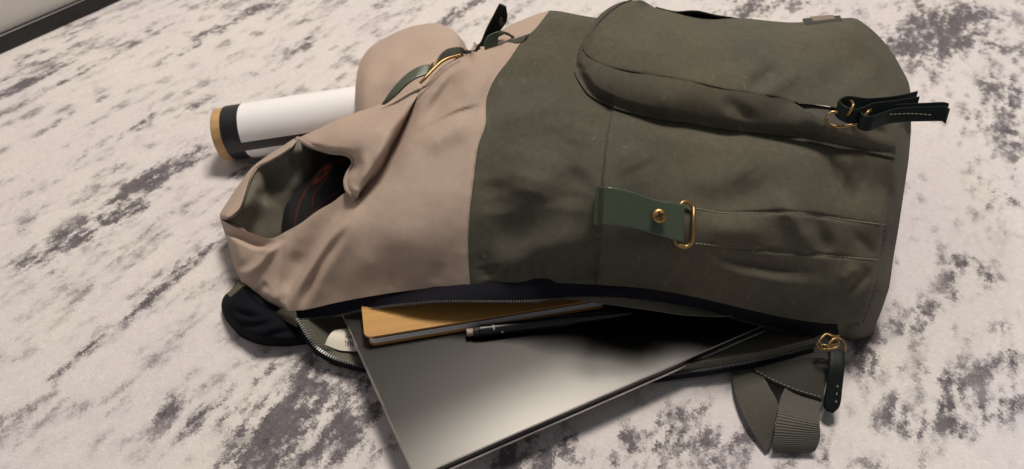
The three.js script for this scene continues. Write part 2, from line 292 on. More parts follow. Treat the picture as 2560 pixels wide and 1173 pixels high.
  const side = new V3(1, 0, 0).applyAxisAngle(new V3(0, 1, 0), w.rotation.y), zloc = new V3(0, 0, 1).applyAxisAngle(new V3(0, 1, 0), w.rotation.y), sg = zloc.dot(n) > 0 ? 1 : -1;
  part('plaster', new THREE.BoxGeometry(2.6, 1.3, 0.1).translate(-0.1, 0.65, sg * 0.064), mat([0.7, 0.67, 0.64], 0.85), w);
  part('skirting_board', new RoundedBoxGeometry(2.6, 0.025, 0.012, 3, 0.004).translate(-0.1, 0.0125, sg * 0.007), mat([0.006, 0.006, 0.007], 0.4), w, 'black skirting strip at the foot of the wall');
}

// ---------------------------------------------------------------- backpack: survey of the main body
const T_LINE = [[1175, 714], [1171, 640], [1172, 560], [1184, 450], [1197, 360], [1214, 311], [1217, 245], [1237, 196], [1272, 150], [1310, 96], [1337, 73], [1374, 26]];   // tan / olive boundary
const ROW0_TAN = [[697, 780], [735, 777], [760, 775], [850, 755], [950, 737], [1080, 720], [1175, 714]];
const ROW0_OLIVE = [[1175, 714], [1280, 708], [1400, 708], [1490, 712]];
const ROW0_SIDE = [[1490, 712], [1600, 720], [1700, 735], [1800, 757], [1900, 781], [2000, 801], [2068, 809], [2120, 810], [2160, 804]];
const SEAM_Q = [[1490, 712], [1497, 640], [1502, 560], [1508, 440], [1519, 340], [1533, 266]];
const SEAM_R = [[2160, 804], [2180, 745], [2195, 690], [2214, 565], [2226, 470], [2238, 393], [2246, 300]];
const CREASE = [[892, 494], [930, 430], [985, 335], [1030, 262], [1062, 207]];
const LEFT_SIL = [[697, 780], [661, 760], [622, 732], [600, 699], [583, 660], [571, 612], [557, 570], [551, 549]];
const LOWER_RIM = [[551, 549], [589, 568], [627, 582], [677, 596], [716, 578], [749, 560], [794, 527], [832, 505], [858, 485], [869, 480], [892, 494]];
const RIGHT_SIL = [[2278, 330], [2272, 399], [2264, 455], [2247, 569], [2233, 652], [2223, 720], [2216, 742], [2204, 777], [2190, 812], [2176, 841], [2152, 855], [2127, 861], [2105, 852]];
const bodyPts = [
  [1175, 714, .07], [1330, 708, .078], [1490, 712, .08], [1650, 727, .076], [1850, 768, .062], [2040, 806, .05], [2160, 804, .045],
  [1172, 600, .105], [1330, 600, .115], [1500, 610, .12], [1670, 625, .12], [1860, 650, .108], [2060, 680, .095], [2190, 700, .08],
  [1180, 450, .14], [1345, 460, .155], [1505, 470, .158], [1690, 480, .155], [1890, 500, .148], [2090, 530, .135], [2215, 560, .115],
  [1215, 260, .165], [1370, 300, .175], [1530, 275, .18], [1720, 330, .175], [1920, 370, .165], [2110, 400, .155], [2238, 393, .14],
  [1270, 150, .178], [1410, 150, .185], [1560, 160, .19], [1740, 180, .19], [1940, 220, .185], [2130, 260, .172], [2250, 290, .155],
  [1370, 30, .182], [1450, 38, .185], [1600, 45, .19], [1960, 70, .185],
  [2262, 455, .125], [2240, 600, .09], [2205, 777, .045], [2150, 855, .012], [2105, 852, .012], [2272, 399, .135], [2278, 320, .148],
  [950, 736, .058], [850, 755, .05], [735, 777, .036], [697, 780, .032], [1080, 720, .064],
  [900, 650, .085], [1000, 600, .106], [1000, 500, .127], [1040, 400, .143], [1100, 300, .157], [1150, 200, .172], [1100, 175, .168], [1000, 330, .14], [1062, 207, .155], [892, 494, .115], [940, 420, .128],
  [583, 660, .04], [622, 732, .034], [571, 612, .046], [551, 549, .052], [627, 582, .066], [680, 595, .074], [774, 541, .095], [858, 485, .112], [640, 660, .058], [720, 680, .064], [800, 600, .088], [780, 690, .062],
];
const bodyFolds = [
  // tan side, below and right of the mouth
  [.018, 50, 14, [[925, 440], [892, 490], [855, 537], [800, 607], [745, 692], [697, 776]]],
  [.014, 18, 13, [[875, 555], [800, 665], [744, 780]]],
  [-.014, 10, 55, [[915, 470], [868, 535], [815, 606], [762, 690], [712, 776]]],
  [.02, 34, 44, [[1062, 207], [1000, 310], [940, 410], [893, 492]]],
  [.005, 7, 18, [[1218, 262], [1141, 284], [1080, 315], [1030, 341]]],
  [-.006, 30, 30, [[1200, 300], [1110, 335], [1040, 380]]],
  [.0035, 45, 60, [[1210, 290], [1090, 420], [970, 580]]],
  [-.010, 22, 20, [[1140, 160], [1080, 225], [1030, 300], [980, 390]]],
  [.010, 20, 26, [[1168, 160], [1110, 240], [1055, 330]]],
  [-.004, 26, 26, [[1235, 150], [1190, 215], [1150, 270]]],
  [.0018, 4, 5, [[708, 600], [707, 680], [699, 772]]],
  [.015, 7, 17, [[535, 562], [562, 579], [607, 599], [641, 613], [672, 614], [715, 590]]],
  [-.013, 20, 14, [[705, 590], [660, 640], [628, 672], [580, 695]]],
  [.009, 12, 16, [[575, 650], [610, 668], [645, 645], [672, 612]]],
  [.005, 12, 12, [[672, 706], [655, 722], [640, 735]]],
  [.004, 20, 20, [[740, 620], [725, 690], [712, 740]]],
  [-.006, 26, 30, [[640, 700], [675, 740], [690, 765]]],
  [-.002, 40, 40, [[940, 600], [880, 680], [830, 740]]],
  [.0015, 30, 40, [[1010, 640], [950, 690], [900, 735]]],
  [.0014, 18, 18, [[1100, 650], [1085, 712]]], [.0012, 16, 16, [[990, 680], [975, 730]]],
  [-.0016, 14, 2, T_LINE], [.0014, 2, 9, T_LINE.map(([x, y]) => [x - 3, y])],
  // olive panel left of the seam
  [-.006, 38, 34, [[1215, 690], [1290, 655], [1380, 620], [1490, 588]]],
  [.005, 44, 44, [[1200, 640], [1280, 580], [1360, 525], [1440, 500]]],
  [.004, 26, 26, [[1335, 650], [1350, 690]]], [.005, 24, 20, [[1478, 660], [1486, 700]]], [.004, 20, 26, [[1215, 660], [1222, 700]]],
  [.0065, 60, 60, [[1370, 310], [1375, 360], [1365, 410]]], [-.005, 26, 26, [[1222, 318], [1280, 290], [1345, 268], [1400, 220]]],
  [.006, 36, 36, [[1470, 420], [1430, 470], [1425, 530]]], [.005, 40, 44, [[1240, 440], [1250, 540]]], [-.005, 40, 40, [[1330, 420], [1310, 500]]], [-.004, 30, 30, [[1460, 300], [1440, 370]]],
  [.004, 30, 30, [[1235, 230], [1300, 190], [1370, 160]]], [.003, 16, 16, [[1430, 655], [1440, 706]]], [-.003, 16, 16, [[1395, 660], [1400, 706]]],
  // side pocket
  [.0065, 38, 38, [[1650, 470], [1720, 492], [1785, 508], [1898, 473], [1998, 420]]],
  [-.007, 26, 24, [[1930, 480], [1985, 540], [2060, 630]]], [.006, 20, 22, [[2000, 530], [2060, 610], [2085, 640]]],
  [.004, 20, 12, [[1765, 632], [1900, 664], [2050, 690]]], [-.006, 28, 26, [[1740, 650], [1900, 700], [2060, 722]]],
  [.008, 34, 34, [[1545, 690], [1640, 696], [1745, 716]]], [.006, 30, 40, [[1850, 740], [1960, 765], [2080, 775]]],
  [-.005, 40, 40, [[1560, 360], [1600, 430]]], [.005, 60, 60, [[1700, 400], [1760, 400]]], [.007, 46, 46, [[2110, 440], [2170, 470]]], [-.004, 40, 40, [[1850, 400], [1880, 440]]],
  [.003, 14, 14, [[2130, 585], [2165, 615], [2190, 650]]], [.005, 14, 14, [[2110, 740], [2150, 700], [2185, 668]]], [-.004, 18, 18, [[2110, 720], [2150, 660]]],
  [.0022, 5, 5, [[1740, 522], [1810, 533], [1890, 533], [1965, 530], [2050, 540], [2130, 552], [2213, 562]]],
  [.0022, 5, 5, [[1740, 609], [1830, 618], [1950, 628], [2080, 640], [2195, 650]]],
  [-.004, 30, 30, [[1760, 570], [1860, 580], [1930, 575]]],
  [.004, 5, 7, SEAM_R],
  [.003, 4, 9, [[2105, 815], [2160, 804]]],
  [.012, 26, 20, [[1441, 195], [1468, 236], [1500, 258], [1531, 272], [1619, 297], [1728, 313], [1783, 323], [1900, 337], [2015, 350], [2130, 375], [2238, 398]]],
];
for (const f of bodyFolds) if (f[3][0][0] > 1195 && f[3] !== T_LINE && f[1] >= 14 && f[0] !== .012) { f[0] *= 1.15; f[1] *= 1.15; f[2] *= 1.15; }
const tBody = surface({ pts: bodyPts, folds: bodyFolds, wrinkle: .0026, edges: [[.03, 46, rev(RIGHT_SIL).slice().reverse()], [.02, 26, rev(LEFT_SIL).slice().reverse()], [.03, 30, [[1062, 207], [1100, 171], [1127, 153], [1163, 137]]], [.035, 34, [[1200, 100], [1256, 73], [1300, 52], [1349, 33], [1374, 26], [1440, 36], [1500, 44]]]], steps: [[.0045, 4, rev(rev(SEAM_Q))]] });
const onBody = (x, y, off = 0) => ray(x, y, tBody(x, y) - off);

const bag = thing('backpack', 'large olive and tan roll-top backpack lying open on the carpet', 'backpack', [0.02, 0, -0.55]);
const bagPart = (name, geo, m, parent = bag, label) => part(name, geo.translate(-0.02, 0, 0.55), m, parent, label);
const TOP_TAN = [[1062, 207], [1100, 171], [1127, 153], [1163, 137], [1200, 106], [1256, 73], [1300, 52], [1349, 33], [1374, 26]];
const TOP_OLIVE = [[1374, 26], [1400, 28], [1440, 36], [1480, 43], [1530, 50]];
// tan upper panel with its folds
const tanOutline = outline(ROW0_TAN, T_LINE, rev(TOP_TAN), rev(CREASE), rev(LOWER_RIM), rev(LEFT_SIL));
const tuck = [[540, 540]];
bagPart('upper_panel', mergeGeometries([sheet(tanOutline, tBody, 5), skirt(TOP_TAN, tBody, [-0.1, -1], 0.1, 0.02), skirt(rev(LEFT_SIL), tBody, [0.9, -0.1], 0.03, 0.003, 0.3)]), M.tan, bag, 'tan canvas upper panel of the bag');
// olive panels
bagPart('lower_panel', mergeGeometries([sheet(outline(ROW0_OLIVE, SEAM_Q, [[1533, 266], [1600, 270]], [[1600, 270], [1600, 60]], [[1600, 60], [1530, 50]], rev(TOP_OLIVE), rev(T_LINE)), tBody, 6), skirt(TOP_OLIVE, tBody, [0, -1], 0.12, 0.004)]), M.olive, bag, 'olive canvas panel beside the tan canvas');
bagPart('side_pocket', sheet(outline(ROW0_SIDE, SEAM_R, [[2246, 300], [1900, 240], [1600, 200]], [[1600, 200], [1600, 270]], [[1600, 270], [1533, 266]], rev(SEAM_Q)), tBody, 6), M.olive, bag, 'olive side pocket under the leather strap');
bagPart('bottom_panel', mergeGeometries([sheet(outline([[2093, 811], [2120, 810], [2160, 804]], SEAM_R, [[2246, 300], [2278, 300]], [[2278, 300], [2278, 330]], RIGHT_SIL, [[2105, 852], [2098, 835], [2093, 811]]), tBody, 6), skirt(RIGHT_SIL, tBody, [-0.4, -0.9], 0.04, 0.003, 0.3)]), M.olive, bag, 'olive bottom panel at the right end of the bag');

// pocket on the front
const LID_EDGE = [[1459, 126], [1468, 137], [1496, 157], [1528, 168], [1619, 186], [1728, 204], [1837, 227], [1941, 243], [1988, 258]];
const LID_TAPE = [[1988, 258], [2040, 262], [2085, 268], [2150, 290], [2243, 306]];
const GUSSET_TOP = [[1988, 258], [2029, 284], [2065, 303], [2096, 318], [2146, 313], [2200, 307], [2243, 306]];
const LID_LEFT = [[1459, 126], [1490, 66], [1518, 36], [1553, 11], [1578, 1]];
const LID_TOP = [[1578, 1], [1605, 1], [1624, 11], [1638, 19], [1687, 30], [1769, 44], [1848, 45], [1980, 56], [2040, 52], [2100, 46], [2138, 46], [2169, 65], [2199, 92], [2230, 130], [2257, 176], [2272, 207], [2278, 250], [2278, 332]];
const GUSSET_LEFT = [[1437, 178], [1444, 131], [1460, 96], [1496, 41], [1523, 19], [1553, 5], [1578, 0]];
const GUSSET_LOW = [[1437, 178], [1441, 191], [1468, 232], [1496, 252], [1531, 268], [1619, 293], [1728, 309], [1783, 319], [1900, 333], [2015, 346], [2130, 371], [2238, 395]];
const lidPts = [[1459, 126, .2], [1496, 157, .204], [1619, 186, .206], [1728, 204, .206], [1837, 227, .203], [1941, 243, .197], [1988, 258, .193], [2085, 268, .185], [2243, 306, .16],
[1490, 85, .207], [1560, 100, .213], [1640, 110, .216], [1820, 130, .214], [2010, 160, .203], [2130, 190, .19], [2240, 230, .17], [1578, 3, .207], [1640, 30, .214], [1770, 52, .214], [1900, 60, .211], [2040, 60, .205], [2138, 52, .198], [2199, 95, .185], [2257, 180, .17], [2278, 260, .158], [2278, 330, .148]];
const tLid = surface({ pts: lidPts, wrinkle: .004, edges: [[.05, 55, LID_TOP.slice(2)], [.006, 16, LID_LEFT], [.0012, 8, rev(LID_EDGE)]],
  folds: [[.006, 26, 22, [[1870, 228], [1920, 190], [1960, 175]]], [-.005, 22, 22, [[1900, 236], [1955, 205], [2010, 170]]], [.005, 34, 30, [[2040, 250], [2090, 200], [2180, 130]]], [.003, 30, 30, [[1700, 160], [1800, 150], [1900, 150]]], [.004, 20, 20, [[1640, 30], [1760, 70], [1900, 80]]], [-.003, 30, 30, [[2150, 220], [2200, 160], [2190, 110]]]] });
const gPts = [...LID_EDGE, ...GUSSET_TOP.slice(1)].map(([x, y]) => [x, y, tLid(x, y) - (x > 1990 ? .006 : 0)]).concat(GUSSET_LOW.map(([x, y]) => [x, y, tBody(x, y) - .006]), [[1460, 190, tBody(1460, 190) - .016], [1530, 220, tBody(1530, 220) - .02], [1660, 250, tBody(1660, 250) - .016], [1830, 280, tBody(1830, 280) - .014], [2000, 310, tBody(2000, 310) - .013], [2130, 340, tBody(2130, 340) - .011], [2230, 350, tBody(2230, 350) - .01]], [[1445, 131], [1460, 96], [1496, 41], [1540, 9]].map(([x, y]) => [x, y, tLid(x + 8, y + 14) + .012]), [[1470, 100], [1505, 45], [1550, 12]].map(([x, y]) => [x, y, tLid(x, y) + .001]));
const tGusRaw = surface({ base: spline(gPts), wrinkle: .0014, edges: [[.02, 26, rev(GUSSET_LOW)], [.012, 14, GUSSET_LEFT]], folds: [[.004, 20, 20, [[1800, 240], [1850, 280], [1900, 310]]], [-.003, 20, 16, [[2010, 290], [2080, 330], [2200, 345]]], [.004, 12, 12, [[2160, 320], [2225, 335]]]] });
const tGus = (x, y) => { const k = sstep(0, 30, Math.abs(near(GUSSET_LOW, x, y)[0])); return k * tGusRaw(x, y) + (1 - k) * (tBody(x, y) - .003); };
const pocket = bagPart('front_pocket', mergeGeometries([sheet(outline(LID_LEFT, LID_TOP, [[2278, 332], [2243, 306]], rev(LID_TAPE), rev(LID_EDGE)), tLid, 6), skirt(LID_TOP.slice(0, 15), tLid, [0.05, -1], 0.1, 0.02), skirt(LID_TOP.slice(12), tLid, (u) => [0.75, -0.6 + 0.6 * u], 0.008, 0.05, 0.5)]), M.olive, bag, 'padded olive zip pocket on the front');
bagPart('gusset', sheet(outline(GUSSET_LOW, [[2238, 395], [2243, 306]], rev(GUSSET_TOP), rev(LID_EDGE), LID_LEFT, rev(GUSSET_LEFT)), tGus, 6), M.olive, pocket);
bagPart('piping', tube(rev(LID_LEFT).map(([x, y]) => ray(x, y, tLid(x, y) - .0004)), .0011), M.dark, pocket);
{ const A = [[1985, 256], [2040, 262], [2085, 270], [2150, 292]].map(([x, y]) => ray(x, y, tLid(x, y) + .004)), B = [[1990, 262], [2030, 288], [2070, 308], [2150, 316]].map(([x, y]) => ray(x, y, tLid(x, y) + .004));
  bagPart('zip_tape', slab(A, B, .0008, 20, new V3(0, 1, .5)), M.webbing, pocket); }

// ---------------------------------------------------------------- roll top: near flap, far flap, hem and mouth
const FLAP_RIM = [[744, 348], [777, 364], [827, 379], [862, 383], [880, 392], [886, 408], [874, 430], [866, 452], [871, 476], [892, 494]];
const FLAP_TOP = [[744, 348], [770, 335], [794, 323], [835, 303], [888, 282], [921, 271], [960, 256], [999, 239], [1030, 224], [1062, 205]];
const flapPts = [[744, 348, .097], [777, 364, .104], [827, 379, .12], [862, 383, .13], [886, 408, .128], [866, 452, .12], [892, 494, .13], [770, 335, .1], [835, 303, .118], [888, 282, .13], [960, 256, .143], [1062, 205, .16], [930, 430, .145], [985, 335, .156], [1030, 262, .16], [850, 340, .13], [900, 330, .146], [940, 330, .156], [910, 400, .144], [980, 280, .156]];
const tFlap = surface({ pts: flapPts, wrinkle: .003, edges: [[.03, 34, FLAP_TOP], [.011, 16, rev(CREASE).reverse().slice().reverse()], [.012, 16, rev(FLAP_RIM)]],
  folds: [[.006, 22, 26, [[1030, 235], [970, 275], [900, 310], [840, 330]]], [-.005, 20, 20, [[1010, 262], [950, 310], [905, 360], [890, 420]]], [-.006, 16, 16, [[900, 372], [906, 420], [888, 470]]], [.005, 14, 14, [[884, 366], [893, 410], [880, 450]]], [.004, 22, 22, [[960, 330], [930, 380], [912, 440]]]] });
const rollTop = bagPart('roll_top_flap', mergeGeometries([sheet(outline(FLAP_RIM, CREASE, rev(FLAP_TOP)), tFlap, 5), skirt(FLAP_TOP, tFlap, [-0.5, -0.8], 0.05, 0.02, 0.9), skirt(CREASE, tFlap, [-0.5, -0.5], 0.02, 0.09, 0.4)]), M.tan, bag, 'tan roll-top flap folded over the open mouth');
const BACK = [[890, 285], [888, 232], [893, 180], [905, 145], [925, 119], [960, 96], [1010, 72], [1060, 60], [1092, 58], [1120, 68], [1140, 84], [1150, 104], [1152, 130]];
const backPts = [[890, 285, .1], [888, 232, .104], [893, 180, .105], [925, 119, .105], [1010, 72, .11], [1090, 58, .112], [1140, 84, .115], [1152, 130, .135], [1050, 100, .12], [980, 140, .125], [940, 200, .12], [1050, 170, .14], [980, 230, .13], [930, 260, .116], [1100, 130, .137], [1090, 200, .145]];
const tBack = surface({ pts: backPts, wrinkle: .003, edges: [[.028, 28, BACK]], folds: [[.015, 18, 26, [[930, 215], [990, 150], [1080, 110]]], [-.012, 18, 18, [[950, 245], [1010, 180], [1100, 140]]]] });
bagPart('roll_top_flap', mergeGeometries([sheet(outline(BACK, [[1152, 130], [1100, 190], [1060, 225]], [[1060, 225], [980, 275], [890, 285]]), tBack, 5), skirt(BACK, tBack, (u) => [0.3, -1], 0.05, 0.004, 0.7)]), M.tan, bag, 'far rounded end of the tan roll-top');
// hem of the far lip
const HEM_OUT = [[551, 549], [549, 537], [566, 508], [594, 466], [627, 422], [661, 394], [705, 366], [738, 346], [744, 348]];
const HEM_IN = [[551, 549], [572, 549], [600, 527], [614, 494], [627, 452], [644, 422], [683, 402], [722, 378], [742, 352]];
const hemPts = [[551, 549, .052], [566, 508, .054], [594, 466, .06], [627, 422, .067], [661, 394, .075], [705, 366, .087], [744, 348, .097], [600, 527, .056], [627, 452, .064], [683, 402, .078], [722, 378, .09]];
const tHem = surface({ pts: hemPts, edges: [[.02, 20, HEM_OUT], [.006, 8, rev(HEM_IN)]] });
bagPart('hem', mergeGeometries([sheet(outline(HEM_OUT, [[744, 348], [742, 352]], rev(HEM_IN)), tHem, 4), skirt(HEM_OUT.slice(1, 8), tHem, [0.2, -0.6], 0.03, 0.004, 0.9)]), M.tan, rollTop);
bagPart('rim', mergeGeometries([tube(smooth(FLAP_RIM, 12).map(([x, y]) => ray(x, y, tFlap(x, y) + .0028)), .003)]), M.tan, rollTop);
bagPart('stitching', along(HEM_IN.slice(1).map(([x, y]) => ray(x - 3, y - 3, tHem(x - 3, y - 3) - .0006)), .0032, () => new THREE.BoxGeometry(.0006, .0006, .002)), M.dark, rollTop).userData.kind = 'stuff';
const linePts = HEM_IN.map(([x, y]) => [x, y, tHem(x, y) + .003]).concat([[760, 372, .085], [700, 440, .05], [650, 490, .042], [640, 545, .022], [700, 520, .03], [760, 460, .045], [800, 410, .05], [850, 410, .03], [780, 500, .02], [600, 562, .025], [690, 580, .012], [774, 530, .012], [860, 470, .012], [885, 440, .02]].map(([x, y, h]) => [x, y, (CAMH - h) / down(y)]));
const tLine = surface({ base: spline(linePts), wrinkle: .0015, folds: [[-.004, 14, 22, [[655, 440], [635, 490], [610, 540]]], [.006, 18, 24, [[710, 440], [660, 490], [645, 510]]], [-.005, 22, 30, [[760, 445], [715, 475], [680, 500]]], [.006, 20, 20, [[720, 410], [780, 400]]]] });
bagPart('mouth_lining', sheet(outline(HEM_IN, [[742, 352], [760, 350], [890, 380], [905, 440], [900, 500]], [[900, 500], [850, 530], [760, 580], [680, 610], [560, 570], [551, 549]]), tLine, 6), M.lining, bag, 'grey-green lining seen inside the open mouth');

// ---------------------------------------------------------------- side opening: zip tape, teeth, lining
const UP_T = ROW0_TAN.slice(1).concat(ROW0_OLIVE.slice(1), ROW0_SIDE.slice(1, 8));
const TEETH_UP = [[744, 799], [788, 793], [848, 786], [908, 774], [967, 765], [1027, 759], [1087, 754], [1176, 753], [1250, 753], [1306, 753], [1431, 744], [1509, 742], [1619, 750], [1712, 764], [1775, 777], [1853, 799], [1900, 811], [1950, 824], [2030, 848]];
const hT = (x) => x < 1100 ? .03 + .036 * sstep(740, 1150, x) : x < 1500 ? .066 + .004 * sstep(1150, 1450, x) : .07 - .045 * sstep(1500, 2040, x);
{
  const A = UP_T.map(([x, y]) => onBody(x, y - 10, -.003)), B = TEETH_UP.map(([x, y]) => onH(x, y, hT(x)));
  bagPart('zip_tape', slab(A, B, .001, 120, new V3(0, .5, 1)), M.tape, bag, 'black zip tape along the upper edge of the side opening');
  bagPart('zip_teeth', along(B.map((p) => p.clone().add(new V3(0, 0, .0008))), .0024, () => new THREE.BoxGeometry(.0022, .0018, .0011)), M.teeth, bag).userData.kind = 'stuff';
  const L0 = TEETH_UP.slice(6, 17).map(([x, y]) => onH(x, y - 4, hT(x) - .001)), L1 = [[1060, 756, .06], [1150, 762, .062], [1244, 766, .062], [1291, 763, .063], [1344, 767, .063], [1369, 757, .065], [1419, 757, .065], [1494, 767, .062], [1619, 783, .058], [1712, 796, .052], [1775, 799, .047], [1837, 800, .043], [1890, 812, .038]];
  bagPart('opening_lining', slab(L0.map((p) => p.clone().add(new V3(0, -.002, -.004))), L1.map(([x, y, h]) => onH(x, y, h - .002).add(new V3(0, 0, -.004))), .001, 90, new V3(0, .5, 1)), M.lining, bag, 'grey lining edge under the upper zip teeth');
  // lining strip behind the tape that closes the cavity upwards
}
const LOW_ZIP = [[744, 802, .032], [759, 826, .028], [774, 850, .024], [794, 874, .019], [833, 898, .015], [878, 912, .013], [911, 920, .012], [1050, 945, .012], [1250, 955, .012], [1450, 955, .012], [1600, 948, .012], [1703, 934, .013], [1775, 925, .015], [1869, 909, .018], [1950, 891, .021], [2035, 868, .026]];
{
  const B = px3(LOW_ZIP), inn = LOW_ZIP.map(([x, y, h]) => onH(x + (x < 850 ? 22 : x < 1000 ? 6 : 0), y - (x < 800 ? 2 : x < 1500 ? 22 : 22), h + (x < 1650 ? .001 : .009))), out = LOW_ZIP.map(([x, y, h]) => onH(x - (x < 850 ? 10 : x < 1000 ? 3 : 0), y + (x < 800 ? 5 : x < 1000 ? 9 : 14), Math.max(.004, h - .008)));
  bagPart('zip_tape', slab(B, out, .0012, 100, new V3(0, 1, 0)), M.tape, bag, 'black zip tape along the lower edge of the side opening');
  bagPart('zip_teeth', along(B.map((p) => p.clone().add(new V3(0, .0018, 0))), .0024, () => new THREE.BoxGeometry(.0028, .0015, .0013)), M.teeth, bag).userData.kind = 'stuff';
  bagPart('binding', slab(B.map((p) => p.clone().add(new V3(0, .0005, -.001))), inn, .001, 100, new V3(0, 1, 0)), M.binding, bag, 'ribbed olive binding inside the lower zip');
  // back panel that lies on the carpet, with its lining
  const rows = [[], [], []], c = crv(inn); for (let i = 0; i <= 60; i++) { const p = c.getPoint(i / 60); rows[0].push(p.clone()); rows[1].push(new V3(p.x * 0.98 + 0.004, .011, p.z - .03)); rows[2].push(new V3(p.x * 0.96 + 0.01, .011, -.86)); }
  bagPart('back_panel', lattice(rows), mat([0.07, 0.068, 0.05], 0.9), bag);
}
bagPart('zip_end_tab', slab(px3([[697, 775, .034], [690, 782, .03], [712, 803, .026]]), px3([[738, 777, .038], [741, 800, .034], [742, 818, .026]]), .0015, 10, new V3(0, .5, 1)), M.olive, bag);
{
  const lab = document.createElement('canvas'); lab.width = 512; lab.height = 256; const x = lab.getContext('2d');
  x.fillStyle = '#d9d3c6'; x.fillRect(0, 0, 512, 256); x.fillStyle = '#3a3836'; x.translate(256, 128); x.rotate(Math.PI); x.font = 'bold 74px sans-serif'; x.fillText('NAL', -200, -34); x.font = 'italic bold 66px sans-serif'; x.fillText('APH.', -200, 40);
  const t = new THREE.CanvasTexture(lab); t.colorSpace = THREE.SRGBColorSpace;
  const A = px3([[836, 826, .022], [858, 822, .022], [890, 826, .02]]), B = px3([[812, 862, .021], [850, 876, .018], [895, 879, .016]]), rows = [], ca = crv(A), cb = crv(B);
  for (let j = 0; j <= 6; j++) { const r = []; for (let i = 0; i <= 12; i++) { const p = ca.getPoint(i / 12).lerp(cb.getPoint(i / 12), j / 6); p.y += .003 * Math.sin(j / 6 * Math.PI); r.push(p); } rows.push(r); }
  const g = lattice(rows), uv = []; for (let j = 0; j <= 6; j++) for (let i = 0; i <= 12; i++) uv.push(i / 12, 1 - j / 6); g.setAttribute('uv', new THREE.Float32BufferAttribute(uv, 2));
  bagPart('care_label', g, new THREE.MeshStandardMaterial({ map: t, roughness: 0.7, side: THREE.DoubleSide }), bag, 'white printed label sewn inside the side opening');
}
// slider and leather puller of the side zip
{
  const sl = bagPart('zip_slider', capped(px3([[2097, 840, .045], [2082, 841, .046], [2066, 836, .046], [2052, 848, .044], [2043, 864, .04], [2052, 873, .036], [2072, 873, .036], [2094, 867, .037], [2097, 856, .04]]), .0011), M.brass, bag);
  bagPart('pull_bar', slab(px3([[2048, 856, .045], [2062, 863, .046], [2096, 857, .046]]), px3([[2050, 866, .041], [2066, 872, .042], [2096, 866, .042]]), .0016, 12, new V3(0, 1, .3)), M.brass, sl);
  bagPart('ring', capped(px3([[2074, 858, .048], [2083, 849, .05], [2095, 846, .05], [2107, 852, .049], [2113, 864, .046], [2112, 876, .042]]), .0011), M.brass, sl);
  bagPart('ring', capped(px3([[2067, 872, .04], [2070, 880, .038], [2074, 887, .034]]), .0009), M.brass, sl);
  bagPart('puller', slab(px3([[2074, 878, .041], [2072, 920, .036], [2068, 970, .026], [2061, 1015, .016], [2066, 1028, .013]]), px3([[2114, 878, .042], [2113, 920, .037], [2108, 970, .027], [2100, 1018, .017], [2084, 1034, .013]]), .005, 30, new V3(0, 1, .4)), M.darkLeather, sl, 'dark green leather zip puller hanging at the side opening');
  bagPart('stitching', along(px3([[2094, 966, .03], [2090, 1004, .023]]), .006, () => new THREE.BoxGeometry(.0012, .0012, .0018)), M.thread, sl).userData.kind = 'stuff';
}
// anchor triangle and webbing loop
bagPart('strap_anchor', slab(px3([[1880, 925, .012], [1930, 952, .017], [1990, 978, .022], [2056, 1000, .02]]), px3([[1960, 903, .02], [2010, 896, .022], [2050, 892, .024], [2078, 900, .022]]), .006, 30, new V3(0, 1, .2)), M.oliveDark, bag, 'olive triangular strap anchor below the side zip');
bagPart('stitching', along(px3([[1895, 930, .016], [1935, 951, .0185], [1992, 975, .023], [2048, 992, .021]]), .0035, () => new THREE.BoxGeometry(.0007, .0007, .0022)), M.thread, bag).userData.kind = 'stuff';
bagPart('webbing_loop', slab(px3([[1828, 930, .006], [1838, 985, .008], [1858, 1040, .008], [1885, 1088, .006], [1914, 1130, .004]]), px3([[1900, 925, .01], [1924, 968, .018], [1944, 1010, .022], [1938, 1060, .016], [1926, 1118, .006]]), .0016, 30, new V3(0, 1, .2)), M.webbing, bag, 'grey-green webbing loop on the carpet at the lower right');
bagPart('webbing_loop', slab(px3([[1964, 966, .018], [1950, 1000, .024], [1943, 1040, .025], [1936, 1090, .018], [1930, 1124, .008], [1940, 1132, .003]]), px3([[2058, 1004, .016], [2048, 1035, .024], [2050, 1062, .026], [2051, 1095, .018], [2040, 1126, .008], [2030, 1133, .003]]), .0016, 40, new V3(0, 1, .3)), M.webbing, bag);

